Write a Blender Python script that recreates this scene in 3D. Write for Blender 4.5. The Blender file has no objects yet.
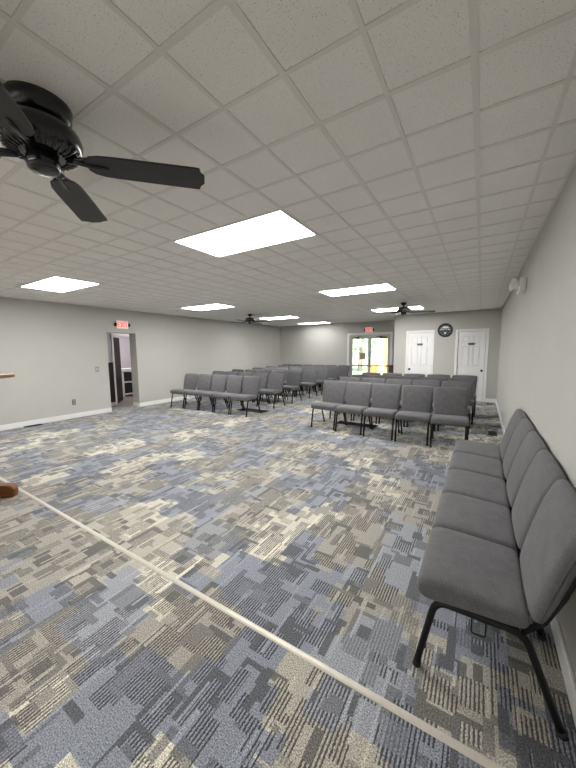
import bpy, bmesh, math, random
import numpy as np
from mathutils import Vector, Matrix
PI = math.pi
random.seed(7)
C = bpy.context.scene.collection

# ------------------------------------------------------------------ measured room
H = 2.4737          # ceiling height
CAM = 1.446         # camera height
XR, XL = 0.392, -7.549
YB, YP, XP = 11.52, 9.856, -2.296
YF = -6.4
CELL, GX, GY = 0.3048, -0.073, 1.081

# ------------------------------------------------------------------ materials
def srgb(r, g, b):
    f = lambda c: (c/255/12.92) if c/255 <= .04045 else ((c/255+.055)/1.055)**2.4
    return (f(r), f(g), f(b), 1)

def new_mat(name):
    m = bpy.data.materials.new(name); m.use_nodes = True
    nt = m.node_tree
    return m, nt, nt.nodes['Principled BSDF'], nt.nodes, nt.links

def mat(name, col, rough=.6, metal=0., noise=0., nscale=60., bump=0., bscale=200., spec=.5, coat=0.):
    m, nt, b, N, L = new_mat(name)
    b.inputs['Base Color'].default_value = col
    b.inputs['Roughness'].default_value = rough
    b.inputs['Metallic'].default_value = metal
    b.inputs['Specular IOR Level'].default_value = spec
    b.inputs['Coat Weight'].default_value = coat
    tc = N.new('ShaderNodeTexCoord')
    if noise:
        n = N.new('ShaderNodeTexNoise'); n.inputs['Scale'].default_value = nscale; n.inputs['Detail'].default_value = 4
        L.new(tc.outputs['Object'], n.inputs['Vector'])
        r = N.new('ShaderNodeMapRange'); r.inputs['To Min'].default_value = 1-noise; r.inputs['To Max'].default_value = 1+noise
        r.inputs['From Min'].default_value = .25; r.inputs['From Max'].default_value = .75
        L.new(n.outputs['Fac'], r.inputs['Value'])
        mx = N.new('ShaderNodeMix'); mx.data_type = 'RGBA'; mx.blend_type = 'MULTIPLY'; mx.inputs['Factor'].default_value = 1
        mx.inputs['A'].default_value = col
        L.new(r.outputs['Result'], mx.inputs['B']); L.new(mx.outputs['Result'], b.inputs['Base Color'])
    if bump:
        n2 = N.new('ShaderNodeTexNoise'); n2.inputs['Scale'].default_value = bscale; n2.inputs['Detail'].default_value = 3
        L.new(tc.outputs['Object'], n2.inputs['Vector'])
        bp = N.new('ShaderNodeBump'); bp.inputs['Strength'].default_value = bump; bp.inputs['Distance'].default_value = .002
        L.new(n2.outputs['Fac'], bp.inputs['Height']); L.new(bp.outputs['Normal'], b.inputs['Normal'])
    return m

def emit_mat(name, col, s, base=(.8, .8, .8, 1)):
    m, nt, b, N, L = new_mat(name)
    b.inputs['Base Color'].default_value = base
    b.inputs['Emission Color'].default_value = col
    b.inputs['Emission Strength'].default_value = s
    return m

def ceiling_mat():
    m, nt, b, N, L = new_mat('acoustic_tile')
    tc = N.new('ShaderNodeTexCoord')
    n = N.new('ShaderNodeTexNoise'); n.inputs['Scale'].default_value = 190; n.inputs['Detail'].default_value = 2
    L.new(tc.outputs['Object'], n.inputs['Vector'])
    cr = N.new('ShaderNodeValToRGB')
    cr.color_ramp.elements[0].position = .30; cr.color_ramp.elements[0].color = (.40, .385, .36, 1)
    cr.color_ramp.elements[1].position = .38; cr.color_ramp.elements[1].color = (.88, .865, .83, 1)
    L.new(n.outputs['Fac'], cr.inputs['Fac'])
    n2 = N.new('ShaderNodeTexNoise'); n2.inputs['Scale'].default_value = 3; n2.inputs['Detail'].default_value = 2
    L.new(tc.outputs['Object'], n2.inputs['Vector'])
    r = N.new('ShaderNodeMapRange'); r.inputs['To Min'].default_value = .95; r.inputs['To Max'].default_value = 1.05
    L.new(n2.outputs['Fac'], r.inputs['Value'])
    mx = N.new('ShaderNodeMix'); mx.data_type = 'RGBA'; mx.blend_type = 'MULTIPLY'; mx.inputs['Factor'].default_value = 1
    L.new(cr.outputs['Color'], mx.inputs['A']); L.new(r.outputs['Result'], mx.inputs['B'])
    L.new(mx.outputs['Result'], b.inputs['Base Color'])
    bp = N.new('ShaderNodeBump'); bp.inputs['Strength'].default_value = .3; bp.inputs['Distance'].default_value = .002
    L.new(n.outputs['Fac'], bp.inputs['Height']); L.new(bp.outputs['Normal'], b.inputs['Normal'])
    b.inputs['Roughness'].default_value = .95; b.inputs['Specular IOR Level'].default_value = .1
    return m

def carpet_mat():
    # woven carpet: yarn colour and rib flag come from the mesh, ribs and fibre grain are procedural
    m, nt, b, N, L = new_mat('patchwork_carpet')
    at = N.new('ShaderNodeAttribute'); at.attribute_name = 'yarn'
    tc = N.new('ShaderNodeTexCoord')
    sx = N.new('ShaderNodeSeparateXYZ'); L.new(tc.outputs['Object'], sx.inputs['Vector'])
    def math_(op, a, v=None, v2=None):
        n = N.new('ShaderNodeMath'); n.operation = op
        if hasattr(a, 'node'): L.new(a, n.inputs[0])
        else: n.inputs[0].default_value = a
        if v is not None:
            if hasattr(v, 'node'): L.new(v, n.inputs[1])
            else: n.inputs[1].default_value = v
        if v2 is not None: n.inputs[2].default_value = v2
        return n.outputs[0]
    n = N.new('ShaderNodeTexNoise'); n.inputs['Scale'].default_value = 180; n.inputs['Detail'].default_value = 3
    L.new(tc.outputs['Object'], n.inputs['Vector'])
    n3 = N.new('ShaderNodeTexNoise'); n3.inputs['Scale'].default_value = 90; n3.inputs['Detail'].default_value = 3
    L.new(tc.outputs['Object'], n3.inputs['Vector'])
    wob = math_('MULTIPLY', math_('SUBTRACT', n3.outputs['Fac'], .5), .010)
    xs = math_('ADD', sx.outputs['X'], wob)
    tri = math_('PINGPONG', xs, .0078)                        # 0 .. .0095
    line = math_('LESS_THAN', tri, .0036)
    fl = math_('MULTIPLY', line, at.outputs['Alpha'])           # alpha = rib depth
    dark = math_('SUBTRACT', 1.0, fl)
    # fine loops across everything
    tri2 = math_('PINGPONG', sx.outputs['Y'], .0035)
    loop = math_('MULTIPLY_ADD', tri2, 40.0, .93)
    gr = N.new('ShaderNodeMapRange'); gr.inputs['From Min'].default_value = .3; gr.inputs['From Max'].default_value = .7
    gr.inputs['To Min'].default_value = .30; gr.inputs['To Max'].default_value = 1.70
    L.new(n.outputs['Fac'], gr.inputs['Value'])
    f = math_('MULTIPLY', math_('MULTIPLY', dark, gr.outputs['Result']), loop)
    mx = N.new('ShaderNodeMix'); mx.data_type = 'RGBA'; mx.blend_type = 'MULTIPLY'; mx.inputs['Factor'].default_value = 1
    L.new(at.outputs['Color'], mx.inputs['A']); L.new(f, mx.inputs['B']); L.new(mx.outputs['Result'], b.inputs['Base Color'])
    bp = N.new('ShaderNodeBump'); bp.inputs['Strength'].default_value = .5; bp.inputs['Distance'].default_value = .003
    L.new(f, bp.inputs['Height']); L.new(bp.outputs['Normal'], b.inputs['Normal'])
    b.inputs['Roughness'].default_value = .95; b.inputs['Specular IOR Level'].default_value = .15
    b.inputs['Sheen Weight'].default_value = .15
    return m

def wood_mat(name, c1, c2, scale=6):
    m, nt, b, N, L = new_mat(name)
    tc = N.new('ShaderNodeTexCoord'); mp = N.new('ShaderNodeMapping')
    mp.inputs['Scale'].default_value = (1, 9, 9)
    L.new(tc.outputs['Object'], mp.inputs['Vector'])
    n = N.new('ShaderNodeTexNoise'); n.inputs['Scale'].default_value = scale; n.inputs['Detail'].default_value = 5
    n.inputs['Distortion'].default_value = .8
    L.new(mp.outputs['Vector'], n.inputs['Vector'])
    cr = N.new('ShaderNodeValToRGB')
    cr.color_ramp.elements[0].position = .35; cr.color_ramp.elements[0].color = c1
    cr.color_ramp.elements[1].position = .65; cr.color_ramp.elements[1].color = c2
    L.new(n.outputs['Fac'], cr.inputs['Fac']); L.new(cr.outputs['Color'], b.inputs['Base Color'])
    b.inputs['Roughness'].default_value = .35
    return m

def glass_mat():
    m, nt, b, N, L = new_mat('door_glass')
    N.remove(b)
    out = [n for n in N if n.type == 'OUTPUT_MATERIAL'][0]
    t = N.new('ShaderNodeBsdfTransparent'); t.inputs['Color'].default_value = (.93, .96, .94, 1)
    g = N.new('ShaderNodeBsdfGlossy'); g.inputs['Roughness'].default_value = .03
    fr = N.new('ShaderNodeFresnel'); fr.inputs['IOR'].default_value = 1.45
    mx = N.new('ShaderNodeMixShader')
    L.new(fr.outputs['Fac'], mx.inputs['Fac']); L.new(t.outputs[0], mx.inputs[1]); L.new(g.outputs[0], mx.inputs[2])
    L.new(mx.outputs[0], out.inputs['Surface'])
    return m

def fabric_mat():
    m, nt, b, N, L = new_mat('grey_upholstery')
    tc = N.new('ShaderNodeTexCoord')
    n = N.new('ShaderNodeTexNoise'); n.inputs['Scale'].default_value = 330; n.inputs['Detail'].default_value = 2
    L.new(tc.outputs['Object'], n.inputs['Vector'])
    n2 = N.new('ShaderNodeTexNoise'); n2.inputs['Scale'].default_value = 14; n2.inputs['Detail'].default_value = 3
    L.new(tc.outputs['Object'], n2.inputs['Vector'])
    a = N.new('ShaderNodeMath'); a.operation = 'MULTIPLY_ADD'; a.inputs[1].default_value = .35
    L.new(n2.outputs['Fac'], a.inputs[0]); L.new(n.outputs['Fac'], a.inputs[2])
    cr = N.new('ShaderNodeValToRGB')
    cr.color_ramp.elements[0].position = .45; cr.color_ramp.elements[0].color = (.080, .079, .083, 1)
    cr.color_ramp.elements[1].position = .95; cr.color_ramp.elements[1].color = (.178, .176, .184, 1)
    L.new(a.outputs[0], cr.inputs['Fac']); L.new(cr.outputs['Color'], b.inputs['Base Color'])
    bp = N.new('ShaderNodeBump'); bp.inputs['Strength'].default_value = .35; bp.inputs['Distance'].default_value = .0015
    L.new(n.outputs['Fac'], bp.inputs['Height']); L.new(bp.outputs['Normal'], b.inputs['Normal'])
    b.inputs['Roughness'].default_value = .9; b.inputs['Sheen Weight'].default_value = .15
    b.inputs['Specular IOR Level'].default_value = .2
    return m

M = dict(
    wall=mat('painted_drywall', (.49, .485, .457, 1), .85, noise=.02, nscale=4, bump=.12, bscale=90, spec=.2),
    white=mat('white_gloss_paint', (.80, .80, .79, 1), .4, noise=.01, nscale=5),
    door=mat('white_door_paint', (.80, .80, .80, 1), .45, noise=.01, nscale=5),
    tile=ceiling_mat(),
    tee=mat('ceiling_tee', (.76, .74, .70, 1), .6, noise=.03, nscale=8),
    carpet=carpet_mat(),
    fabric=fabric_mat(),
    black=mat('black_powder_coat', (.006, .006, .007, 1), .5, noise=.1, nscale=40, spec=.3),
    rubber=mat('black_rubber', (.015, .015, .015, 1), .8, noise=.1, nscale=40),
    fan=mat('fan_black_enamel', (.006, .006, .010, 1), .22, noise=.1, nscale=30, coat=.3),
    blade=mat('fan_blade_black', (.014, .013, .013, 1), .5, noise=.25, nscale=20),
    chrome=mat('brushed_chrome', (.55, .55, .55, 1), .28, 1., noise=.05, nscale=60),
    brass=mat('dark_bronze', (.06, .045, .03, 1), .35, 1., noise=.05, nscale=60),
    alu=mat('grey_aluminium', (.50, .50, .49, 1), .45, .2, noise=.04, nscale=40),
    strip=mat('metal_floor_strip', (.56, .53, .46, 1), .45, .35, noise=.05, nscale=30),
    panel=emit_mat('light_diffuser', (1.0, .985, .965, 1), 12.0),
    panel_weak=emit_mat('weak_light_diffuser', (1.0, .985, .965, 1), 5.0),
    frame=mat('fixture_frame', (.75, .75, .74, 1), .4, noise=.02, nscale=20),
    glass=glass_mat(),
    oak=wood_mat('lectern_oak', (.12, .042, .012, 1), (.20, .075, .024, 1)),
    oaktop=wood_mat('lectern_top_oak', (.20, .105, .05, 1), (.30, .17, .09, 1)),
    darkwood=mat('dark_brown_door', (.018, .006, .006, 1), .6, noise=.2, nscale=12),
    platform=wood_mat('bounce_platform', (.62, .55, .45, 1), (.72, .66, .56, 1), 3),
    box=wood_mat('brown_cabinet', (.055, .026, .012, 1), (.10, .05, .025, 1)),
    plastic=mat('white_plastic', (.82, .81, .78, 1), .45, noise=.02, nscale=30),
    grey_plate=mat('grey_wall_plate', (.30, .30, .29, 1), .5, noise=.05, nscale=60),
    brown_plate=mat('brown_outlet', (.12, .11, .09, 1), .5, noise=.05, nscale=60),
    exit_red=emit_mat('exit_letters', (1, .07, .03, 1), .50, (.5, .02, .01, 1)),
    exit_face=emit_mat('exit_face', (1, .62, .50, 1), .10),
    clock_face=mat('clock_dial', (.035, .045, .055, 1), .35, noise=.15, nscale=20),
    clock_white=mat('clock_print', (.75, .77, .78, 1), .5, noise=.02, nscale=20),
    paper=mat('brown_notice', (.36, .25, .17, 1), .8, noise=.12, nscale=60),
    lilac=mat('pale_lilac_wall', (.62, .58, .60, 1), .85, noise=.02, nscale=4),
    hallfloor=mat('hall_floor', (.15, .13, .11, 1), .55, noise=.3, nscale=9),
    content=mat('shelf_contents', (.008, .02, .022, 1), .6, noise=.3, nscale=12),
    lens=emit_mat('lamp_lens', (1, 1, 1, 1), .0),
    grille=mat('black_grille', (.006, .006, .006, 1), .7, noise=.1, nscale=30),
    yellow=mat('porch_yellow', (.80, .56, .16, 1), .7, noise=.05, nscale=6),
    orange=mat('planter_orange', (.75, .36, .08, 1), .7, noise=.05, nscale=6),
    lawn=mat('lawn_grass', (.45, .52, .36, 1), .9, noise=.4, nscale=30),
    leaf=mat('pale_leaves', (.55, .68, .45, 1), .8, noise=.4, nscale=12),
    bark=mat('bark', (.30, .26, .22, 1), .9, noise=.3, nscale=20),
    paving=mat('pale_paving', (.60, .58, .54, 1), .8, noise=.1, nscale=10),
)

# ------------------------------------------------------------------ helpers
def obj(name, bm, m, parent=None, smooth=False, loc=(0, 0, 0)):
    bmesh.ops.recalc_face_normals(bm, faces=bm.faces[:])
    me = bpy.data.meshes.new(name); bm.to_mesh(me); bm.free()
    if smooth:
        for p in me.polygons: p.use_smooth = True
    o = bpy.data.objects.new(name, me); C.objects.link(o); o.location = loc
    for mm in (m if isinstance(m, (list, tuple)) else [m]): me.materials.append(mm)
    if parent: o.parent = parent
    return o

def thing(name, label, cat, loc=(0, 0, 0), rz=0., group=None):
    o = bpy.data.objects.new(name, None); C.objects.link(o)
    o.location = loc; o.rotation_euler = (0, 0, rz); o.empty_display_size = .1
    return tag(o, label, cat, group)

def tag(o, label, cat, group=None):
    o['label'] = label; o['category'] = cat
    if group: o['group'] = group
    return o

def struct(name, bm, m, label=None, parent=None):
    o = obj(name, bm, m, parent)
    if not parent:
        o['kind'] = 'structure'
        if label: o['label'] = label
    return o

def box(bm, x0, x1, y0, y1, z0, z1, bev=0., seg=2):
    vs = [bm.verts.new((x, y, z)) for x in (x0, x1) for y in (y0, y1) for z in (z0, z1)]
    F = [(0, 1, 3, 2), (4, 6, 7, 5), (0, 4, 5, 1), (2, 3, 7, 6), (0, 2, 6, 4), (1, 5, 7, 3)]
    fs = [bm.faces.new([vs[i] for i in f]) for f in F]
    if bev:
        es = list({e for f in fs for e in f.edges})
        bmesh.ops.bevel(bm, geom=es, offset=bev, segments=seg, affect='EDGES', profile=.5)
    return vs

def bx(*a, **k):
    bm = bmesh.new(); box(bm, *a, **k); return bm

def cyl(bm, c, r0, r1, h, seg=24, axis='Z'):
    """cone/cylinder from c upward along axis"""
    mtx = {'Z': Matrix.Identity(4), 'Y': Matrix.Rotation(-PI/2, 4, 'X'), 'X': Matrix.Rotation(PI/2, 4, 'Y')}[axis]
    r = bmesh.ops.create_cone(bm, cap_ends=True, segments=seg, radius1=r0, radius2=r1, depth=h)
    bmesh.ops.translate(bm, verts=r['verts'], vec=(0, 0, h/2))
    bmesh.ops.transform(bm, verts=r['verts'], matrix=Matrix.Translation(c) @ mtx)

def lathe(bm, prof, c=(0, 0, 0), seg=32):
    rings = []
    for r, z in prof:
        rings.append([bm.verts.new((c[0]+r*math.cos(2*PI*k/seg), c[1]+r*math.sin(2*PI*k/seg), c[2]+z)) for k in range(seg)])
    for a, b in zip(rings, rings[1:]):
        for k in range(seg):
            bm.faces.new((a[k], a[(k+1) % seg], b[(k+1) % seg], b[k]))
    bm.faces.new(rings[0][::-1]); bm.faces.new(rings[-1])

def fillet(pts, r, n=5):
    pts = [Vector(p) for p in pts]; out = [pts[0]]
    for a, b, c in zip(pts, pts[1:], pts[2:]):
        u = (a-b).normalized(); v = (c-b).normalized()
        t = min(r, (a-b).length*.49, (c-b).length*.49)
        p0, p1 = b+u*t, b+v*t
        for k in range(n+1):
            s = k/n; out.append(p0*(1-s)**2 + b*2*s*(1-s) + p1*s*s)
    out.append(pts[-1]); return out

def tube(bm, pts, r, seg=10, rad=None):
    pts = [Vector(p) for p in pts]; n = len(pts); rings = []
    t0 = (pts[1]-pts[0]).normalized()
    up = Vector((1, 0, 0)) if abs(t0.x) < .9 else Vector((0, 1, 0))
    for i, p in enumerate(pts):
        t = ((pts[min(i+1, n-1)]-p).normalized() + (p-pts[max(i-1, 0)]).normalized())
        t.normalize()
        a = (up - t*up.dot(t)).normalized(); b = t.cross(a); up = a
        rr = rad[i] if rad else r
        rings.append([bm.verts.new(p + (a*math.cos(2*PI*k/seg)+b*math.sin(2*PI*k/seg))*rr) for k in range(seg)])
    for A, B in zip(rings, rings[1:]):
        for k in range(seg): bm.faces.new((A[k], A[(k+1) % seg], B[(k+1) % seg], B[k]))
    bm.faces.new(rings[0][::-1]); bm.faces.new(rings[-1])

def cushion(prof, w, r, nx=9, widthf=None, crown=None):
    """closed side profile (y,z) swept across x, ends rounded by radius r"""
    P = [Vector((p[0], p[1])) for p in prof]; n = len(P)
    area = sum(P[i].x*P[(i+1) % n].y-P[(i+1) % n].x*P[i].y for i in range(n))
    nor = []
    for i in range(n):
        t = (P[(i+1) % n]-P[i-1]).normalized(); q = Vector((t.y, -t.x))
        nor.append(q if area > 0 else -q)
    st = []
    m = 5
    for k in range(m+1):
        a = k/m*PI/2; st.append((-w/2+r*(1-math.sin(a)), r*(1-math.cos(a))*-1 + 0))
    # inset at station: r*(1-cos) measured from the flat part
    st = []
    for k in range(m+1):
        a = PI/2*(1-k/m); st.append((-w/2 + r - r*math.sin(a), r*(1-math.cos(a))))
    for k in range(1, nx): st.append((-w/2+r+(w-2*r)*k/nx, 0.))
    st += [(-x, e) for x, e in st[:m+1][::-1]]
    bm = bmesh.new(); rings = []
    for x, e in st:
        ring = []
        for p, q in zip(P, nor):
            y, z = p.x-q.x*e, p.y-q.y*e
            xx = x*(widthf(z) if widthf else 1)
            if crown:
                dy, dz = crown(2*x/w, y, z); y += dy; z += dz
            ring.append(bm.verts.new((xx, y, z)))
        rings.append(ring)
    for A, B in zip(rings, rings[1:]):
        for k in range(n): bm.faces.new((A[k], A[(k+1) % n], B[(k+1) % n], B[k]))
    bm.faces.new(rings[0][::-1]); bm.faces.new(rings[-1])
    return bm

def smooth_closed(pts, it=2):
    for _ in range(it):
        q = []
        for i in range(len(pts)):
            a, b = pts[i], pts[(i+1) % len(pts)]
            q += [(a[0]*.75+b[0]*.25, a[1]*.75+b[1]*.25), (a[0]*.25+b[0]*.75, a[1]*.25+b[1]*.75)]
        pts = q
    return pts

def copy_tree(o, parent=None, label=None, skip=()):
    c = o.copy(); C.objects.link(c)
    if parent: c.parent = parent
    for ch in o.children:
        if ch.name.split('.')[0] in skip: continue
        copy_tree(ch, c, skip=skip)
    if label: c['label'] = label
    return c

def wall_x(name, x0, x1, y0, y1, holes, m, z1=H):
    """wall slab lying along y, holes = (ya, yb, za, zb)"""
    bm = bmesh.new(); y = y0
    for a, b, za, zb in sorted(holes):
        box(bm, x0, x1, y, a, 0, z1)
        if za > 0: box(bm, x0, x1, a, b, 0, za)
        if zb < z1: box(bm, x0, x1, a, b, zb, z1)
        y = b
    box(bm, x0, x1, y, y1, 0, z1)
    return struct(name, bm, m)

def wall_y(name, y0, y1, x0, x1, holes, m, z1=H, extra=()):
    bm = bmesh.new(); x = x0
    for a, b, za, zb in sorted(holes):
        box(bm, x, a, y0, y1, 0, z1)
        if zb < z1: box(bm, a, b, y0, y1, zb, z1)
        x = b
    box(bm, x, x1, y0, y1, 0, z1)
    for e in extra: box(bm, *e)
    return struct(name, bm, m)

# ------------------------------------------------------------------ carpet: yarn zones and woven motifs on a 12.5 mm grid, merged into rectangles
def build_floor():
    g = .0125
    X0, Y0 = XL-.3, -.3
    nx, ny = int(round((XR+.05-X0)/g)), int(round((YB+.05-Y0)/g))
    rnd = random.Random(23)
    K = .90
    tints = [(.62, .59, .50), (.47, .445, .38), (.385, .362, .315), (.275, .292, .338), (.355, .37, .405), (.315, .32, .33)]
    PLAIN, RIB, DARK, MID, PIN, SOFT = range(6)
    zone = np.zeros((ny, nx), np.int32); pat = np.zeros((ny, nx), np.int32)
    def rect(A, x, y, w, h, c):
        a, b = max(0, int(x)), max(0, int(y))
        A[b:max(0, int(y+h)), a:max(0, int(x+w))] = c
    TW, TH = 34, 32
    tiles = []
    for i in range(-1, nx//TW+2):
        y = -rnd.randint(0, TH)-TH; run = 0; z = 0
        while y < ny:
            if run <= 0:
                warm = rnd.random() < (.80 if z >= 3 else .22)
                z = rnd.choice([0, 0, 1, 1, 2, 2, 2]) if warm else rnd.choice([3, 3, 3, 4, 5]); run = rnd.choice([1, 1, 1, 2])
            tiles.append((i*TW, y, z)); y += TH; run -= 1
    for x, y, z in tiles: rect(zone, x, y, TW, TH, z)
    order = tiles[:]; rnd.shuffle(order)
    for x, y, z in order:
        for _ in range(4):
            w, h = rnd.choice([6, 9, 12, 16]), rnd.choice([8, 14, 20, 28])
            rect(zone, x+rnd.choice([-w//2, TW-w//2, rnd.randint(0, TW-w)]), y+rnd.choice([-h//2, TH-h//2, rnd.randint(0, TH)]), w, h, z)
    for x, y, z in order:
        for _ in range(18):
            t = rnd.random(); xx, yy = x+rnd.randint(-4, TW-4), y+rnd.randint(-4, TH-4)
            w, h = rnd.choice([5, 6, 8, 9, 11]), rnd.choice([6, 8, 9, 12, 16])
            if t < .32: rect(pat, xx, yy, w, h, RIB)
            elif t < .42: rect(pat, xx, yy, w, h, SOFT)
            elif t < .52: rect(pat, xx, yy, w, h, PLAIN)
            elif t < .64: rect(pat, xx, yy, rnd.choice([4, 6, 8, 9]), rnd.choice([5, 6, 8, 11]), rnd.choice([DARK, DARK, MID]))
            elif t < .71: rect(pat, xx, yy, 3, h+3, rnd.choice([DARK, MID]))
            elif t < .77: rect(pat, xx, yy, w+2, 3, rnd.choice([DARK, MID]))
            elif t < .97:        # bracket: dark L or C round a lighter block
                w += 4; h += 3; k = rnd.choice([DARK, MID]); d = rnd.choice([2, 3])
                rect(pat, xx, yy, w, h, rnd.choice([PLAIN, RIB, RIB]))
                rect(pat, xx, yy, d, h, k); rect(pat, xx, yy+h-d, w, d, k)
                if rnd.random() < .5: rect(pat, xx+w-d, yy+h//2, d, h//2, k)
                if rnd.random() < .5: rect(pat, xx+w//2-2, yy+h//2-3, 5, 6, rnd.choice([DARK, MID]))
        for _ in range(5):
            rect(pat, x+rnd.randint(0, TW), y+rnd.randint(0, TH), 1, rnd.choice([10, 16, 22]), PIN)
    key = zone*6+pat
    rows = []
    for y in range(ny):
        r = key[y]; cut = np.flatnonzero(np.diff(r))+1
        e = np.concatenate(([0], cut, [nx])); rows.append([(int(p), int(q), int(r[p])) for p, q in zip(e, e[1:])])
    verts, faces, vals = [], [], []
    def quad(x0, x1, y0, y1, z, k):
        n = len(verts); verts.extend([(x0, y0, z), (x1, y0, z), (x1, y1, z), (x0, y1, z)]); faces.append((n, n+1, n+2, n+3)); vals.append(k)
    live = {}
    for y in range(ny+1):
        cur = set(rows[y]) if y < ny else set()
        for run in [r for r in live if r not in cur]:
            quad(X0+run[0]*g, X0+run[1]*g, Y0+live.pop(run)*g, Y0+y*g, 0, run[2])
        for r in cur: live.setdefault(r, y)
    quad(X0, XR+.13, YF-.12, Y0, 0, 12)
    quad(X0, XR+.13, YF-.12, YB+.14, -.05, 12)
    def value(k):
        c = np.array(tints[k//6]); p = k % 6; grey = np.array((.12, .125, .13))
        if p == DARK: c = c*.26+grey*.40
        elif p == MID: c = c*.45+grey*.40
        elif p == PIN: c = c*1.2
        elif p == SOFT: c = c*.86
        return tuple(c*K)+({RIB: .78, SOFT: .34}.get(p, 0.),)
    tab = {k: value(k) for k in set(vals)}
    me = bpy.data.meshes.new('floor'); me.from_pydata(verts, [], faces)
    at = me.color_attributes.new('yarn', 'FLOAT_COLOR', 'CORNER')
    arr = np.array([tab[k] for k in vals], dtype=np.float32)
    at.data.foreach_set('color', np.repeat(arr, 4, axis=0).ravel())
    o = bpy.data.objects.new('floor', me); C.objects.link(o); me.materials.append(M['carpet'])
    o['kind'] = 'structure'
    print('carpet faces', len(faces))
build_floor()

# ------------------------------------------------------------------ room shell
LIGHTS = [(k, c) for k in (4, 16) for c in (-17, -7, 3, 13, 23)] + [(16, 31)]  # frontmost row is added out of view to brighten the near ceiling
def build_ceiling():
    bm = bmesh.new()
    box(bm, XL-.3, XR+.12, YF-.12, YB+.14, H, H+.1)
    ce = struct('ceiling', bm, M['tile'])
    bm = bmesh.new()
    def inside(x, y):
        for k, c in LIGHTS:
            if GX-CELL*(k+4)+.01 < x < GX-CELL*k-.01 and GY+CELL*c+.01 < y < GY+CELL*(c+2)-.01: return True
        return False
    kx = range(-2, 25); ky = range(-25, 35)
    def region(x, y):
        return XL < x < XR and YF < y < (YB if x < XP else YP)
    for k in kx:
        x = GX-CELL*k
        if x > XR: continue
        hw = .0125 if k % 2 == 0 else .0095
        run = None
        for c in ky:
            ya, yb = GY+CELL*c, GY+CELL*(c+1); ym = (ya+yb)/2
            ok = region(x, ym) and not inside(x, ym)
            if ok and run is None: run = ya
            if (not ok or c == ky[-1]) and run is not None:
                box(bm, x-hw, x+hw, run, yb if ok else ya, H-.004, H+.01); run = None
    for c in ky:
        y = GY+CELL*c; hw = .0125 if c % 2 else .0095
        run = None
        for k in kx:
            xa, xb = min(GX-CELL*k, XR), GX-CELL*(k+1); xm = (xa+xb)/2
            ok = region(xm, y) and not inside(xm, y)
            if ok and run is None: run = xa
            if (not ok or k == kx[-1]) and run is not None:
                box(bm, xb if ok else xa, run, y-hw, y+hw, H-.0035, H+.01); run = None
    # wall angle
    box(bm, XR-.02, XR, YF, YP, H-.004, H); box(bm, XL, XL+.02, YF, YB, H-.004, H)
    box(bm, XP, XR, YP-.02, YP, H-.004, H); box(bm, XL, XP, YB-.02, YB, H-.004, H)
    obj('ceiling_grid', bm, M['tee'], ce)
build_ceiling()

DL = (4.005, 4.74, 0, 1.907)
wall_x('wall_left', XL-.282, XL, YF, YB+.14, [DL], M['wall'])
wall_x('wall_right', XR, XR+.12, YF, YP+.12, [], M['wall'])
wall_y('wall_back', YB, YB+.14, XL, XP+.12, [(-4.37, -2.82, 0, 1.985)], M['wall'])
wall_y('wall_partition', YP, YP+.12, XP, XR, [(-1.889, -1.229, 0, 1.914), (-.564, .071, 0, 1.907)], M['wall'],
       extra=[(XP, XP+.12, YP+.12, YB, 0, H)])
wall_y('wall_front', YF-.12, YF, XL, XR, [], M['wall'])

def baseboard(name, segs):
    bm = bmesh.new()
    for s in segs: box(bm, *s, 0, .103, bev=.004, seg=1)
    struct(name, bm, M['white'])
T = .016
baseboard('baseboard_left', [(XL, XL+T, YF, DL[0]), (XL, XL+T, DL[1]+.0, YB)])
baseboard('baseboard_right', [(XR-T, XR, YF, YP)])
baseboard('baseboard_back', [(XL, -4.455, YB-T, YB), (-2.73, XP, YB-T, YB)])
baseboard('baseboard_partition', [(XP, -1.95, YP-T, YP), (-1.166, -.64, YP-T, YP), (.15, XR, YP-T, YP)])
baseboard('trim_1', [(XL-.282, XL, DL[1]-.012, DL[1]+.0)])

def casing(x0, x1, z1, w, y, parent, d=.02):
    bm = bmesh.new()
    box(bm, x0, x0+w, y-d, y, 0, z1, bev=.004, seg=1); box(bm, x1-w, x1, y-d, y, 0, z1, bev=.004, seg=1)
    box(bm, x0+w, x1-w, y-d, y, z1-w, z1, bev=.004, seg=1)
    return obj('casing', bm, M['white'], parent)

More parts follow.
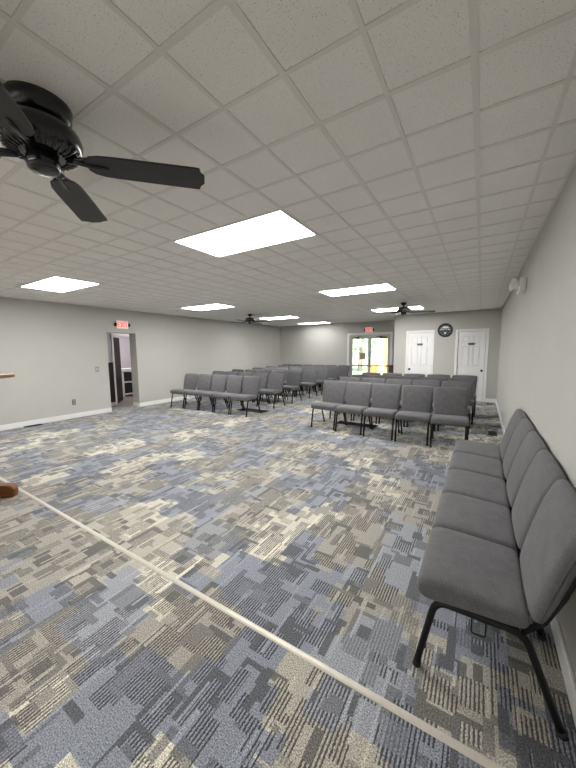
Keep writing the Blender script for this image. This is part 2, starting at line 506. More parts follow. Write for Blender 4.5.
def panel_door(name, label, cx0, cx1, ztop, lx0, lx1, lz1, knob_right, oval):
    y = YP+.012
    w = lx1-lx0; G = .028                     # recess depth of the panels
    us = [(.15, .45), (.55, .85)]; zs = [(.09, .41), (.50, .80), (.845, .95)]
    bm = bmesh.new(); box(bm, lx0, lx1, y+G, y+.05, .012, lz1)
    for q0, q1 in ((0, .15), (.45, .55), (.85, 1)): box(bm, lx0+q0*w, lx0+q1*w, y, y+G, .012, lz1)
    for u0, u1 in us:
        for z0, z1 in ((.006, .09), (.41, .50), (.80, .845), (.95, 1)): box(bm, lx0+u0*w, lx0+u1*w, y, y+G, max(.012, z0*lz1), z1*lz1)
    leaf = struct(name, bm, M['door'], label)
    obj('door_stop', bx(lx0-.002, lx1+.002, y+.051, YP+.118, .0, lz1+.002), M['white'], leaf)
    casing(cx0, cx1, ztop, .065, YP, leaf)
    for u0, u1 in us:
        for z0, z1 in zs:
            e = .030; obj('raised_panel', bx(lx0+u0*w+e, lx0+u1*w-e, y+.003, y+G+.002, z0*lz1+e, z1*lz1-e, bev=.006, seg=2), M['door'], leaf)
    kx = lx1-.05 if knob_right else lx0+.055
    bm = bmesh.new(); cyl(bm, (kx, y-.012, .845), .03, .03, .012, 20, 'Y')
    bmesh.ops.create_uvsphere(bm, u_segments=16, v_segments=10, radius=.028, matrix=Matrix.Translation((kx, y-.055, .845)))
    cyl(bm, (kx, y-.05, .845), .011, .011, .045, 12, 'Y')
    k = obj('door_knob', bm, M['brass'], leaf, True)
    hx = lx0 if knob_right else lx1
    for z in (.25, .95, 1.68):
        obj('hinge', bx(hx-.010, hx+.010, y-.012, y+.004, z-.05, z+.05, bev=.003, seg=1), M['alu'], leaf)
    bm = bmesh.new(); mx = lx0+w*.5; z = lz1*.825
    if oval:
        r = bmesh.ops.create_cone(bm, cap_ends=True, segments=28, radius1=.09, radius2=.09, depth=.01,
                                  matrix=Matrix.Translation((mx, y-.006, z)) @ Matrix.Rotation(PI/2, 4, 'X') @ Matrix.Diagonal((1, .36, 1, 1)))
    else: box(bm, mx-.075, mx+.075, y-.011, y-.001, z-.028, z+.028, bev=.004, seg=1)
    s = obj('sign_plate', bm, M['grille'], leaf); s['label'] = 'small black sign plate with a pale line of lettering'
    bm = bmesh.new(); n = 5 if oval else 3
    for i in range(n):
        a = mx-.045+.09*i/(n-1); box(bm, a-.005, a+.005, y-.0125, y-.010, z-.007, z+.007)
    obj('sign_lettering', bm, M['clock_white'], s)
panel_door('door_1', 'white six panel door with a rectangular black sign, left of the clock', -1.947, -1.168, 1.985, -1.887, -1.231, 1.912, False, False)
panel_door('door_2', 'white six panel door with an oval black sign, right of the clock', -.638, .147, 1.975, -.562, .069, 1.905, True, True)

# glass entrance doors at the back
def entrance():
    x0, x1 = -4.37, -2.82
    y = YB+.03
    bm = bmesh.new(); f = .055
    box(bm, x0, x0+f, y, y+.10, 0, 1.985); box(bm, x1-f, x1, y, y+.10, 0, 1.985); box(bm, x0+f, x1-f, y, y+.10, 1.92, 1.985)
    fr = struct('door_3', bm, M['alu'], 'grey metal glass double door under the lit exit sign on the back wall')
    casing(-4.455, -2.735, 2.07, .085, YB, fr)
    xm = (x0+x1)/2
    for a, b, side in ((x0+f, xm-.003, 1), (xm+.003, x1-f, -1)):
        s = .05
        bm = bmesh.new(); ya, yb = y+.02, y+.065
        box(bm, a, a+s, ya, yb, .01, 1.918); box(bm, b-s, b, ya, yb, .01, 1.918)
        box(bm, a+s, b-s, ya, yb, 1.85, 1.918); box(bm, a+s, b-s, ya, yb, .01, .22)
        lf = obj('door_leaf', bm, M['alu'], fr)
        obj('glass_pane', bx(a+s, b-s, ya+.018, ya+.026, .22, 1.85), M['glass'], lf)
        bm = bmesh.new(); box(bm, a+.02, b-.02, ya-.06, ya-.03, .81, .86, bev=.006)
        for q in (a+.03, b-.09): box(bm, q, q+.06, ya-.05, ya, .80, .87, bev=.004, seg=1)
        obj('push_bar', bm, M['chrome'], lf)
        bm = bmesh.new(); q = (a+.08) if side == 1 else (b-.32)
        box(bm, q, q+.24, ya-.06, ya, 1.855, 1.905, bev=.005)
        tube(bm, [(q+.12, ya-.05, 1.905), (q+.12+side*.25, ya-.06, 1.915), (q+.12+side*.02, ya+.0, 1.93)], .009, 8)
        obj('door_closer', bm, M['brass'], lf)
        if side == 1:
            n = obj('paper_notice', bx(-3.96, -3.75, ya+.010, ya+.014, 1.07, 1.32), M['paper'], lf); n['label'] = 'brown paper notice taped to the glass'
        else:
            bm = bmesh.new(); tube(bm, fillet([(a+.025, ya, .78), (a+.025, ya-.05, .78), (a+.025, ya-.05, 1.05), (a+.025, ya, 1.05)], .02), .011, 10)
            obj('pull_handle', bm, M['black'], lf, True)
entrance()

bm = bmesh.new(); box(bm, XL, XR, YF, -2.4, 0, .30, bev=.01); struct('trim_8', bm, M['platform'], 'added unseen pale platform that bounces light onto the near ceiling')  # added pale block behind the camera, bounces light onto the near ceiling

# ------------------------------------------------------------------ ceiling lights
def make_light():
    t = thing('ceiling_light', '', 'ceiling light', group='lit panels set in the ceiling grid')
    w, d = CELL*4, CELL*2; bm = bmesh.new(); f = .022
    for q in [(-w/2, w/2, -d/2, -d/2+f), (-w/2, w/2, d/2-f, d/2), (-w/2, -w/2+f, -d/2+f, d/2-f), (w/2-f, w/2, -d/2+f, d/2-f)]:
        box(bm, q[0]+.001, q[1]-.001, q[2]+.001, q[3]-.001, -.009, .0, bev=.002, seg=1)
    obj('frame', bm, M['frame'], t)
    bm = bmesh.new(); n = 16
    box(bm, -w/2+f, w/2-f, -d/2+f, d/2-f, -.006, -.001)
    obj('diffuser', bm, M['panel'], t)
    return t
lnames = {(4, -17): 'added unseen light panel at the front wall, right bank, brightens the near ceiling',
          (16, -17): 'added unseen light panel at the front wall, left bank, brightens the near ceiling',
          (4, -7): 'bright ceiling light panel over the front of the room, right bank, behind the viewer',
          (16, -7): 'bright ceiling light panel over the front of the room, left bank, behind the viewer',
          (4, 3): 'large bright ceiling light panel nearest the viewer, right of the near fan',
          (16, 3): 'bright ceiling light panel near the left wall, nearest on the left side',
          (4, 13): 'bright ceiling light panel midway back, right bank, before the fan near the clock',
          (16, 13): 'bright ceiling light panel midway back, left bank, before the far left fan',
          (4, 23): 'bright ceiling light panel directly behind the fan near the clock',
          (16, 23): 'bright ceiling light panel directly right of the far left fan',
          (16, 31): 'farthest bright ceiling light panel, close to the back wall'}
L0 = make_light()
for i, (k, c) in enumerate(LIGHTS):
    o = L0 if i == 0 else copy_tree(L0)
    o.location = (GX-CELL*(k+2), GY+CELL*(c+1), H); o['label'] = lnames[(k, c)]
    if c in (31, -7):      # dimmed to calm the back wall hot spot and darken the near floor
        df = [q for q in o.children if q.name.startswith('diffuser')][0]; df.data = df.data.copy(); df.data.materials[0] = M['panel_weak']

# ------------------------------------------------------------------ ceiling fans
def make_fan(rod=False):
    t = thing('ceiling_fan', '', 'ceiling fan', group='black four blade ceiling fans')
    if rod:
        bm = bmesh.new(); lathe(bm, [(.02, -.055), (.045, -.045), (.062, -.015), (.066, 0)]); obj('canopy', bm, M['fan'], t, True)
        bm = bmesh.new(); cyl(bm, (0, 0, -.11), .016, .016, .07, 14); obj('downrod', bm, M['fan'], t, True)
    bm = bmesh.new(); lathe(bm, [(.06, -.075), (.10, -.068), (.112, -.050), (.117, -.012), (.119, 0)])
    if rod: bm.free()
    else: obj('canopy', bm, M['fan'], t, True)
    bm = bmesh.new(); lathe(bm, [(.06, -.200), (.10, -.198), (.128, -.186), (.146, -.160), (.150, -.130), (.140, -.100), (.115, -.080), (.06, -.070)] if not rod else [(.06, -.200), (.10, -.198), (.118, -.186), (.125, -.165), (.125, -.135), (.115, -.112), (.08, -.100), (.02, -.094)])
    mo = obj('motor_housing', bm, M['fan'], t, True)
    bm = bmesh.new()
    for k in range(30):
        a = 2*PI*k/30; c, s = math.cos(a), math.sin(a)
        tube(bm, [(c*.082, s*.082, -.201), (c*.112, s*.112, -.195), (c*.140, s*.140, -.170)], .005, 6)
    rb = obj('vent_ribs', bm, M['fan'], mo, True); rb['kind'] = 'stuff'
    bm = bmesh.new(); lathe(bm, [(.012, -.270), (.045, -.264), (.057, -.255), (.060, -.240), (.060, -.215), (.052, -.195)]); obj('switch_housing', bm, M['fan'], t, True)
    bm = bmesh.new(); tube(bm, [(.062, .01, -.235), (.070, .01, -.240), (.070, .01, -.30)], .0013, 6)
    obj('pull_chain', bm, M['brass'], t, True)
    pit = math.radians(-6)
    def blade_bm():
        bm = bmesh.new(); r0, r1 = .165, .662; z = -.212
        out = [(r0, -.03), (r0+.02, -.052), (r0+.06, -.064), (r0+.13, -.068), (r1-.05, -.074), (r1-.022, -.072), (r1-.016, -.045), (r1, -.025), (r1, .025), (r1-.016, .045), (r1-.022, .072), (r1-.05, .074), (r0+.13, .068), (r0+.06, .064), (r0+.02, .052), (r0, .03)]
        top, bot = [], []
        for x, y in out:
            yy, zz = y*math.cos(pit), y*math.sin(pit)
            top.append(bm.verts.new((x, yy, z+zz+.004))); bot.append(bm.verts.new((x, yy, z+zz-.004)))
        bm.faces.new(top); bm.faces.new(bot[::-1]); n = len(out)
        for i in range(n): bm.faces.new((top[i], bot[i], bot[(i+1) % n], top[(i+1) % n]))
        return bm
    def iron_bm():
        bm = bmesh.new()
        for q in (-1, 1):
            tube(bm, [(.09, q*.010, -.200), (.145, q*.018, -.203), (.19, q*.032, -.206+q*.032*math.sin(pit)), (.26, q*.036, -.206+q*.036*math.sin(pit))], .007, 8)
        tube(bm, [(.09, 0, -.202), (.14, 0, -.206), (.17, 0, -.214), (.20, 0, -.217), (.25, 0, -.217)], .01, 8, rad=[.014, .014, .010, .010, .006])
        return bm
    for k in range(4):
        b = obj('blade', blade_bm(), M['blade'], t); b.rotation_euler = (0, 0, 2*PI*k/4)
        obj('blade_iron', iron_bm(), M['fan'], b, True)
    return t
F0 = make_fan(); F1 = make_fan(True)
for i, (x, y, a, lab) in enumerate([(-1.622, .651, 46.8, 'large black ceiling fan nearest the viewer, upper left of the photo'),
                                    (-1.53, 7.35, 20, 'small distant black ceiling fan before the light panel near the clock'),
                                    (-5.66, 7.05, 8, 'small distant black ceiling fan high near the left wall, far end')]):
    o = [F0, F1, None][i] or copy_tree(F1)
    o.location = (x, y, H-.001); o.rotation_euler = (0, 0, math.radians(a)); o['label'] = lab

# ------------------------------------------------------------------ chairs
def make_chair():
    t = thing('stacking_chair', '', 'chair')
    # seat: waterfall front, slight dip
    prof = smooth_closed([(-.205, .345), (-.234, .368), (-.239, .415), (-.208, .446), (-.12, .450), (.03, .440), (.130, .434), (.165, .420), (.170, .385), (.145, .362), (0, .358), (-.15, .346)], 2)
    def crown(u, y, z):
        return (0, (.006*(1-u*u) if z > .41 else 0))
    obj('seat', cushion(prof, .494, .030, 9, crown=crown), M['fabric'], t, True)
    # back: leaning slab, rounded top
    prof = smooth_closed([(.172, .420), (.178, .402), (.198, .396), (.222, .408), (.254, .52), (.292, .67), (.328, .79), (.337, .822), (.328, .842), (.300, .842), (.276, .812), (.234, .69), (.196, .54)], 2)
    def crown2(u, y, z):
        return (-.012*(1-u*u) if y < (z-.40)*.30+.197 else 0, -.006+.010*(1-u*u) if z > .74 else 0)
    obj('backrest', cushion(prof, .494, .030, 9, widthf=lambda z: .92+.087*min(1, max(0, (z-.40)/.36)), crown=crown2), M['fabric'], t, True)
    for s in (-1, 1):
        x = s*.232
        path = fillet([(x, -.225, .012), (x, -.158, .352), (x, .155, .352), (x, .285, .012)], .055)
        bm = bmesh.new(); tube(bm, path, .0145, 10)
        sf = obj('side_frame', bm, M['black'], t, True)
        for p, q in (((x, -.225, 0), (x, -.221, .024)), ((x, .289, 0), (x, .281, .022))):
            bm = bmesh.new(); tube(bm, [p, q], .0175, 10); obj('glide', bm, M['rubber'], sf, True)
        # small ganging pins on the front leg
        for z in (.10, .24):
            yy = -.225+.067*z/.352; bm = bmesh.new(); cyl(bm, (x-s*.026, yy+.012, z), .006, .006, .02, 8, 'X')
            obj('ganging_pin', bm, M['black'], sf, True)
        # upright behind the back cushion
        bm = bmesh.new(); tube(bm, [(x*.96, .150, .352), (x*.92, .212, .415), (x*.90, .264, .54), (x*.90, .310, .72)], .0115, 10)
        obj('back_upright', bm, M['black'], t, True)
    for yy in (-.10, .13):
        bm = bmesh.new(); tube(bm, [(-.232, yy, .348), (.232, yy, .348)], .0095, 8); obj('crossbar', bm, M['black'], t, True)
    bm = bmesh.new(); pts = fillet([(.238, -.02, .338), (.238, -.02, .275), (.238, .03, .275), (.238, .03, .338)], .012)
    tube(bm, pts, .0035, 6); obj('ganging_link', bm, M['black'], t, True)
    return t
PITCH = .518
CH = make_chair(); used = [False]
def put(x, y, rz, label, group):
    o = CH if not used[0] else copy_tree(CH)
    used[0] = True
    o.location = (x, y, 0); o.rotation_euler = (0, 0, rz); o['label'] = label; o['group'] = group
    return o
ORD = ['first', 'second', 'third', 'fourth', 'fifth', 'sixth']
ROW = ['front', 'second', 'third', 'fourth', 'fifth', 'sixth', 'back']
rr = random.Random(3)
# side bench of five chairs along the right wall, facing -X (local front -Y -> world -X : rotate -90 deg)
for i in range(5):
    lab = ['grey padded chair by the right wall, nearest the viewer and cut by the frame', 'grey padded chair by the right wall, second from the viewer', 'grey padded chair by the right wall, middle of the five',
           'grey padded chair by the right wall, fourth from the viewer', 'grey padded chair by the right wall, farthest of the five'][i]
    put(.040, 1.376+.247+i*.4985, -PI/2, lab, 'grey chairs lined up along the right wall')
# left block
ly = [5.16, 6.25, 7.12, 8.15, 8.98, 9.86, 10.80]
for r, y in enumerate(ly):
    n = 6 if r == 6 else 5
    for i in range(n):
        x = -4.30-.232-i*PITCH
        if r == 6: x += .01
        elif r: x -= .03+.012*i
        lab = 'grey padded chair, %s from the aisle in the %s row of the left block' % (ORD[i], ROW[r])
        if r == 0 and i == 0: lab = 'grey padded chair at the aisle end of the front row, left block'
        put(x+rr.uniform(-.004, .004), y+.225+rr.uniform(-.015, .015), rr.uniform(-.015, .015), lab, 'grey chairs in rows of the left block')
# right block
ry = [None, 6.07, 6.90, 7.68]
front = [(-2.69, 5.11), (-2.17, 5.04), (-1.65, 4.98), (-1.115, 4.94), (-.60, 4.91), (-.085, 4.895)]
RN = ['front', 'second', 'third', 'back']
for r in range(4):
    for i in range(5):
        lab = 'grey padded chair, %s from the left in the %s row of the right block' % (ORD[i], RN[r])
        if r == 0:
            (xa, ya), (xb, yb) = front[i], front[i+1]
            a = math.radians([-3, -1.5, 0, 1, 4][i]); cx, cy = (xa+xb)/2, (ya+yb)/2
            put(cx-math.sin(a)*.225, cy+math.cos(a)*.225, a, lab, 'grey chairs in rows of the right block')
        else:
            x = [0, -2.69, -2.70, -2.70][r]+.259+i*[0, .518, .53, .534][r]
            put(x+rr.uniform(-.004, .004), ry[r]+.1+rr.uniform(-.015, .015), rr.uniform(-.015, .015), lab, 'grey chairs in rows of the right block')

# ------------------------------------------------------------------ floor strip, slatted panels, registers
bm = bmesh.new()
pr = [(-.017, 0), (-.015, .003), (-.007, .006), (.007, .006), (.015, .003), (.017, 0)]
A = [bm.verts.new((XL+.02, 1.155+a, b)) for a, b in pr]; B = [bm.verts.new((XR-.02, 1.155+a, b)) for a, b in pr]
for i in range(len(pr)): bm.faces.new((A[i], A[(i+1) % 6], B[(i+1) % 6], B[i]))
bm.faces.new(A); bm.faces.new(B[::-1])
st = tag(obj('floor_strip', bm, M['strip']), 'long pale metal transition strip running across the carpet', 'floor strip')
bm = bmesh.new()
for k in range(34):
    bmesh.ops.create_uvsphere(bm, u_segments=8, v_segments=5, radius=.005, matrix=Matrix.Translation((XL+.2+k*.228, 1.155, .005)) @ Matrix.Diagonal((1, 1, .4, 1)))
obj('screw_heads', bm, M['alu'], st, True)

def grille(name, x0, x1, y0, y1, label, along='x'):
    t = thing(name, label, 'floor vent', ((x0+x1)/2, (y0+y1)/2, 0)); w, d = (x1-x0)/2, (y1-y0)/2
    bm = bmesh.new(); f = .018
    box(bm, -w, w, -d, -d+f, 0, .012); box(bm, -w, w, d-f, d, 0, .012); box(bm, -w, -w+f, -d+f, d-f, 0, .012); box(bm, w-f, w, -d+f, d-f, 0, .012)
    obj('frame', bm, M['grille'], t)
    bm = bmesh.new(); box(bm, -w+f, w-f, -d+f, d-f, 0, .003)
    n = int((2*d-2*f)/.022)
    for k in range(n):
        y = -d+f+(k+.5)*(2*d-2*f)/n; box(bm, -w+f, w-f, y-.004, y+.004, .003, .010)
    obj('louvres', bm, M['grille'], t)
grille('floor_panel', -5.02, -4.25, 5.66, 5.94, 'long flat black slatted panel on the carpet behind the front left row')  # low black slatted panel lying flat behind the row
grille('floor_panel', -2.38, -1.60, 5.60, 5.80, 'long flat black slatted panel on the carpet behind the front right row')
grille('floor_panel', .16, .29, 6.06, 6.36, 'small black floor register near the right wall')
grille('floor_panel', .16, .30, 9.45, 9.60, 'small black floor register beside the far right door')
grille('floor_panel', XL+.03, XL+.14, 2.28, 2.56, 'small black floor register at the foot of the left wall')

# ------------------------------------------------------------------ wall fittings
def exit_sign(label, loc, rz):
    t = thing('exit_sign', label, 'exit sign', loc, rz)      # local: faces -Y, back on y=0
    obj('housing', bx(-.15, .15, -.045, 0, -.10, .10, bev=.008), M['plastic'], t)
    obj('face', bx(-.138, .138, -.048, -.044, -.085, .085), M['exit_face'], t)
    bm = bmesh.new(); y0, y1 = -.053, -.047; h = .06; s = .015
    def bar(xa, za, xb, zb):
        d = Vector((xb-xa, 0, zb-za)); n = Vector((-d.z, 0, d.x)).normalized()*s/2
        vs = [bm.verts.new((p.x, yy, p.z)) for yy in (y0, y1) for p in (Vector((xa, 0, za))+n, Vector((xb, 0, zb))+n, Vector((xb, 0, zb))-n, Vector((xa, 0, za))-n)]
        for f in [(0, 1, 2, 3), (7, 6, 5, 4), (0, 4, 5, 1), (1, 5, 6, 2), (2, 6, 7, 3), (3, 7, 4, 0)]: bm.faces.new([vs[i] for i in f])
    bar(-.115, -h, -.115, h); [bar(-.115, z, -.065, z) for z in (-h+s/2, 0, h-s/2)]
    bar(-.05, -h, .012, h); bar(-.05, h, .012, -h)
    bar(.035, -h, .035, h)
    bar(.09, -h, .09, h); bar(.058, h-s/2, .122, h-s/2)
    obj('letters', bm, M['exit_red'], t)
    for sx in (-1, 1):
        bm = bmesh.new(); cyl(bm, (.152 if sx > 0 else -.180, -.03, .0), .045, .045, .028, 20, 'X')
        obj('lamp_head', bm, M['black'], t, True)
exit_sign('lit red exit sign above the open doorway in the left wall', (XL, 4.39, 2.10), PI/2)
exit_sign('lit red exit sign above the glass entrance doors', (-3.60, YB, 2.17), 0)

# clock
t = thing('wall_clock', 'round black wall clock between the two white doors', 'clock', (-.905, YP, 1.968))
bm = bmesh.new()
R_ = .19
prof = [(R_-.035, -.012), (R_-.03, -.035), (R_-.012, -.042), (R_, -.030), (R_, 0), (0.001, 0), (.001, -.012)]
rings = [[bm.verts.new((r*math.cos(2*PI*k/40), y, r*math.sin(2*PI*k/40))) for k in range(40)] for r, y in prof]
for a, b in zip(rings, rings[1:]+rings[:1]):
    for k in range(40): bm.faces.new((a[k], a[(k+1) % 40], b[(k+1) % 40], b[k]))
obj('rim', bm, M['black'], t, True)
bm = bmesh.new(); cyl(bm, (0, -.016, 0), R_-.03, R_-.03, .006, 40, 'Y'); dial = obj('dial', bm, M['clock_face'], t)
for x0, x1, z0, z1 in [(-.09, .10, .045, .075), (-.06, .07, .075, .105), (-.125, -.08, .005, .028), (-.07, -.02, .005, .022), (.0, .05, .008, .024), (.07, .12, .004, .026), (-.03, .03, -.085, -.06), (-.02, .02, -.11, -.09)]:
    obj('dial_print', bx(x0, x1, -.019, -.016, z0, z1), M['clock_white'], dial)
bm = bmesh.new()
for k in range(12):
    a = k*PI/6; c, s = math.sin(a), math.cos(a)
    tube(bm, [(c*.132, -.018, s*.132), (c*.15, -.018, s*.15)], .004, 5)
obj('hour_marks', bm, M['clock_white'], dial)
bm = bmesh.new(); tube(bm, [(0, -.022, 0), (-.05, -.022, .055)], .005, 6); tube(bm, [(0, -.024, 0), (.09, -.024, .06)], .0035, 6)
obj('clock_hands', bm, M['rubber'], t)

# emergency light on the right wall
t = thing('emergency_light', 'white twin head emergency light high on the right wall', 'emergency light', (XR, 4.62, 2.17))
obj('housing', bx(-.065, -.001, -.15, .15, -.075, .075, bev=.012, seg=3), M['plastic'], t, False)
for s in (-1, 1):
    bm = bmesh.new(); c = Vector((-.06, s*.085, .02))
    bmesh.ops.create_cone(bm, cap_ends=True, segments=20, radius1=.04, radius2=.062, depth=.06, matrix=Matrix.Translation((-.095, s*.095, .03)) @ Matrix.Rotation(-PI/2, 4, 'Y') @ Matrix.Rotation(s*.3, 4, 'X'))
    hd = obj('lamp_head', bm, M['plastic'], t, True)
    bm = bmesh.new()
    bmesh.ops.create_cone(bm, cap_ends=True, segments=20, radius1=.052, radius2=.05, depth=.006, matrix=Matrix.Translation((-.128, s*.105, .03)) @ Matrix.Rotation(-PI/2, 4, 'Y') @ Matrix.Rotation(s*.3, 4, 'X'))
    obj('lens', bm, M['white'], hd, True)
obj('test_panel', bx(-.068, -.060, -.05, .05, -.06, -.03, bev=.003, seg=1), M['grey_plate'], t)

# switch and outlet on the left wall
t = thing('light_switch', 'small grey light switch plate left of the open doorway', 'light switch', (XL, 3.745, 1.045))
obj('plate', bx(0, .007, -.045, .045, -.06, .06, bev=.003, seg=1), M['grey_plate'], t)
for s in (-1, 1): obj('toggle', bx(.006, .016, s*.02-.006, s*.02+.006, -.014, .014, bev=.002, seg=1), M['plastic'], t)
t = thing('wall_outlet', 'small dark power outlet low on the left wall', 'outlet', (XL, 3.205, .353))
obj('plate', bx(0, .007, -.036, .036, -.06, .06, bev=.003, seg=1), M['brown_plate'], t)
for s in (-1, 1): obj('socket', bx(.006, .010, -.018, .018, s*.026-.017, s*.026+.017, bev=.003, seg=1), M['grey_plate'], t)

# ------------------------------------------------------------------ lectern at the left edge of frame
t = thing('wooden_lectern', 'brown wooden lectern cut off by the left edge of the photo', 'lectern', (-4.21, .711, 0), math.radians(40))
def runner(y):
    bm = bmesh.new()
    out = [(-.44, 0), (-.45, .07), (-.42, .115), (-.36, .13), (.36, .13), (.42, .125), (.447, .095), (.45, .05), (.44, 0), (.32, 0), (.28, .03), (-.28, .03), (-.32, 0)]
    a = [bm.verts.new((x, y-.04, z)) for x, z in out]; b = [bm.verts.new((x, y+.04, z)) for x, z in out]
    bm.faces.new(a); bm.faces.new(b[::-1])
    for i in range(len(out)): bm.faces.new((a[i], b[i], b[(i+1) % len(out)], a[(i+1) % len(out)]))
    bmesh.ops.bevel(bm, geom=bm.edges[:], offset=.008, segments=2, affect='EDGES')
    return bm
obj('foot', runner(-.13), M['oak'], t); obj('foot', runner(.11), M['oak'], t)
obj('column', bx(-.20, .20, -.16, .14, .128, 1.16, bev=.012), M['oak'], t)
obj('column_moulding', bx(-.22, .22, -.18, .16, 1.11, 1.17, bev=.015), M['oak'], t)
obj('top_support', bx(-.24, .24, -.20, .18, 1.165, 1.20, bev=.006), M['oak'], t)
obj('top', bx(-.453, .453, -.26, .26, 1.198, 1.236, bev=.010), M['oaktop'], t)

# ------------------------------------------------------------------ brown cabinet by the entrance
t = thing('brown_cabinet', 'dark brown wooden cabinet right of the glass doors against the back wall', 'cabinet', (-2.62, 11.28, 0))
obj('body', bx(-.14, .17, -.17, .17, .05, .86, bev=.006), M['box'], t)
obj('top', bx(-.16, .19, -.19, .19, .86, .885, bev=.006), M['box'], t)
obj('plinth', bx(-.13, .16, -.15, .16, 0, .05), M['box'], t)
d = obj('door', bx(-.12, .15, -.185, -.168, .09, .82, bev=.004, seg=1), M['box'], t)
bm = bmesh.new(); bmesh.ops.create_uvsphere(bm, u_segments=12, v_segments=8, radius=.014, matrix=Matrix.Translation((.11, -.198, .5))); obj('knob', bm, M['brass'], d, True)

# ------------------------------------------------------------------ hallway and side room through the left doorway
bm = bmesh.new(); box(bm, -10.9, XL-.30, 3.3, 7.6, -.05, 0); struct('trim_2', bm, M['hallfloor'], 'wood toned floor of the hallway beyond the doorway')
bm = bmesh.new(); box(bm, -10.9, XL-.282, 3.3, 7.6, H, H+.1); struct('trim_3', bm, M['wall'], 'ceiling of the hallway beyond the doorway')
wall_x('wall_hall', -8.50, -8.40, 3.3, 7.6, [(4.62, 5.46, 0, 1.86)], M['lilac'])
wall_x('wall_side_room', -10.9, -10.8, 3.3, 7.6, [], M['lilac'])
wall_y('wall_hall_near', 3.2, 3.3, -10.9, XL-.282, [], M['lilac'])
wall_y('wall_hall_far', 7.6, 7.7, -10.9, XL-.282, [], M['lilac'])
bm = bmesh.new()
for q in [(4.575, 4.62, 0, 1.935), (5.46, 5.535, 0, 1.935), (4.62, 5.46, 1.86, 1.935)]: box(bm, -8.40, -8.38, q[0], q[1], q[2], q[3], bev=.004, seg=1)
box(bm, -8.50, -8.40, 4.621, 4.632, 0, 1.86); box(bm, -8.50, -8.40, 4.632, 5.46, 1.845, 1.86)
struct('trim_4', bm, M['white'], 'white casing of the inner doorway')
bm = bmesh.new(); box(bm, -8.40, -8.385, 3.32, 4.575, .09, 1.13); box(bm, -8.40, -8.375, 3.32, 4.575, 1.13, 1.16, bev=.004, seg=1)
struct('trim_5', bm, M['darkwood'], 'dark brown wainscot in the hallway')
bm = bx(0, .78, -.02, .02, .012, 1.84)
dl = obj('door_4', bm, M['darkwood']); dl.location = (-8.50, 4.655, 0); dl.rotation_euler = (0, 0, math.radians(139)); dl['kind'] = 'structure'
dl['label'] = 'dark brown door standing open in the inner doorway'
bm = bmesh.new(); cyl(bm, (.71, .02, .95), .025, .025, .045, 14, 'Y'); obj('door_knob', bm, M['brass'], dl, True)
t = thing('bookcase', 'low white topped bookcase with dark contents seen through the left doorway', 'bookcase', (-9.85, 6.05, 0))
bm = bmesh.new()
box(bm, -.18, .18, -.50, -.46, 0, .80); box(bm, -.18, .18, .46, .50, 0, .80); box(bm, -.18, -.16, -.46, .46, 0, .80)
obj('carcass', bm, M['white'], t)
obj('top', bx(-.20, .20, -.52, .52, .80, .90, bev=.006), M['white'], t)
for z in (.06, .45): obj('shelf', bx(-.16, .18, -.46, .46, z, z+.04), M['white'], t)
for z, h in ((.10, .33), (.49, .28)):
    for k, y in enumerate((-.42, -.12, .18)):
        tag(obj('storage_box', bx(-10.0, -9.69, 6.05+y, 6.05+y+.24, z, z+h-.03*k, bev=.01), M['content']),
            'black storage box on the %s bookcase shelf, %s from the left' % ('lower' if z < .3 else 'upper', ORD[k]), 'box', 'black boxes in the bookcase')
hl = bpy.data.lights.new('hall_lamp', 'AREA'); hl.energy = 20; hl.size = .9; hl.color = (1, .96, .98)
ho = bpy.data.objects.new('hall_lamp', hl); C.objects.link(ho); ho.location = (-9.5, 5.4, H-.03)
hl2 = bpy.data.lights.new('hall_lamp', 'AREA'); hl2.energy = 7; hl2.size = .4; hl2.color = (1, .96, .98)
ho2 = bpy.data.objects.new('hall_lamp', hl2); C.objects.link(ho2); ho2.location = (-8.1, 5.6, H-.03)

# ------------------------------------------------------------------ outside the entrance
bm = bmesh.new(); box(bm, -30, 24, YB+.14, 60, -.12, -.02); struct('trim_6', bm, M['lawn'], 'lawn outside the entrance')
bm = bmesh.new(); box(bm, -6.0, -1.2, YB+.14, 15.2, -.02, 0); struct('trim_7', bm, M['paving'], 'pale paved porch outside the entrance')
t = thing('porch', 'yellow painted porch frame outside the glass doors', 'porch', (-3.6, 14.6, 0))
for x in (-.17, 1.05): obj('post', bx(x-.07, x+.07, -.07, .07, 0, 1.95, bev=.01), M['yellow'], t)
obj('beam', bx(-.80, 1.25, -.09, .09, 1.95, 2.32, bev=.01), M['yellow'], t)
t = thing('planter_box', 'orange planter box on the porch behind the glass doors', 'planter', (-4.08, 13.6, 0))
obj('tub', bx(-.2, .2, -.2, .2, 0, .8, bev=.03), M['orange'], t); obj('soil', bx(-.17, .17, -.17, .17, .78, .81), M['bark'], t)
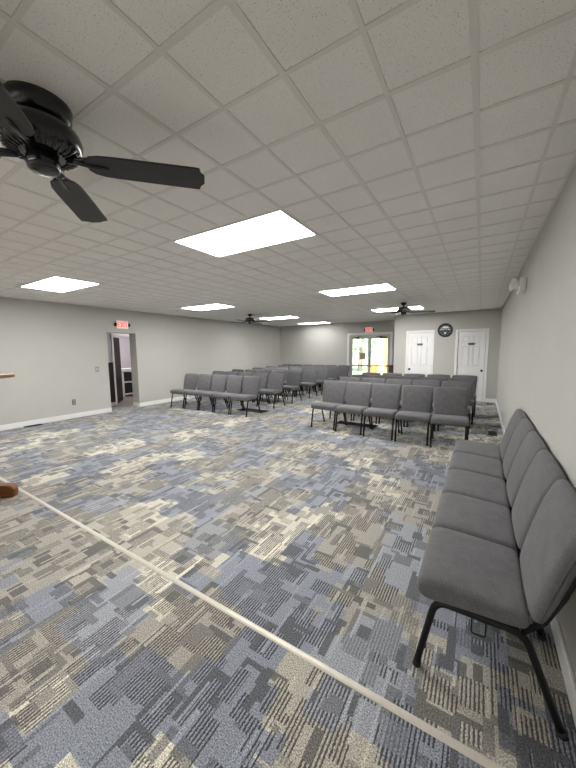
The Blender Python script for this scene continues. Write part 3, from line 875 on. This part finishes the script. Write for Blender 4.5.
def tree(x, y, h, r, lab):
    t = thing('garden_tree', lab, 'tree', (x, y, -.02), group='trees outside the entrance')
    bm = bmesh.new(); tube(bm, [(0, 0, 0), (.05, 0, h*.35), (-.05, .05, h*.7)], .12, 10, rad=[.18, .13, .07]); obj('trunk', bm, M['bark'], t, True)
    bm = bmesh.new(); q = random.Random(int(x*10))
    for _ in range(900):
        v = Vector((q.gauss(0, 1), q.gauss(0, 1), q.gauss(0, 1))).normalized()*r*q.uniform(.55, 1.0)
        p = Vector((0, 0, h*.68))+Vector((v.x, v.y, v.z*.8)); s = q.uniform(.08, .2)
        a = Vector((q.uniform(-1, 1), q.uniform(-1, 1), q.uniform(-1, 1))).normalized(); b = a.orthogonal().normalized()
        bm.faces.new([bm.verts.new(p+a*s), bm.verts.new(p+b*s*.5), bm.verts.new(p-a*s), bm.verts.new(p-b*s*.5)])
    obj('crown', bm, M['leaf'], t)
tree(-7.0, 20.5, 3.6, 1.7, 'pale green tree beyond the left glass door')
tree(-4.4, 31, 6.5, 2.6, 'pale green tree beyond the right glass door')
tree(-16, 36, 6.0, 3.0, 'pale green tree farthest left beyond the glass doors')

# ------------------------------------------------------------------ sky
w = bpy.data.worlds.new('sky'); bpy.context.scene.world = w; w.use_nodes = True
N, L = w.node_tree.nodes, w.node_tree.links
bg = N['Background']; sk = N.new('ShaderNodeTexSky'); sk.sky_type = 'HOSEK_WILKIE'
sk.sun_direction = Vector((.3, -.6, .75)).normalized(); sk.turbidity = 4
L.new(sk.outputs['Color'], bg.inputs['Color']); bg.inputs['Strength'].default_value = 4.0
sl = bpy.data.lights.new('sun', 'SUN'); sl.energy = 9; sl.angle = .02; sl.color = (1, .96, .88)
so = bpy.data.objects.new('sun', sl); C.objects.link(so)
so.rotation_euler = Vector((.3, -.6, .75)).to_track_quat('Z', 'Y').to_euler()

# ------------------------------------------------------------------ camera
f_px, yaw, pitch, roll = 309.403, .558, -.109, -.009
cy, sy, cp, sp = math.cos(yaw), math.sin(yaw), math.cos(pitch), math.sin(pitch)
fwd = Vector((-sy*cp, cy*cp, sp)); right = Vector((cy, sy, 0)); up = right.cross(fwd)
cr, sr = math.cos(roll), math.sin(roll)
r2 = right*cr+up*sr; u2 = up*cr-right*sr
cd = bpy.data.cameras.new('camera'); cd.sensor_fit = 'VERTICAL'; cd.sensor_height = 24; cd.sensor_width = 18
cd.lens = f_px/768*24; cd.clip_start = .05; cd.clip_end = 200
co = bpy.data.objects.new('camera', cd); C.objects.link(co)
mw = Matrix((r2, u2, -fwd)).transposed().to_4x4(); mw.translation = (0, 0, CAM); co.matrix_world = mw
sc = bpy.context.scene; sc.camera = co
sc.view_settings.view_transform = 'Standard'; sc.view_settings.look = 'None'
sc.view_settings.exposure = 1.30; sc.view_settings.gamma = 1; sc.view_settings.use_curve_mapping = False
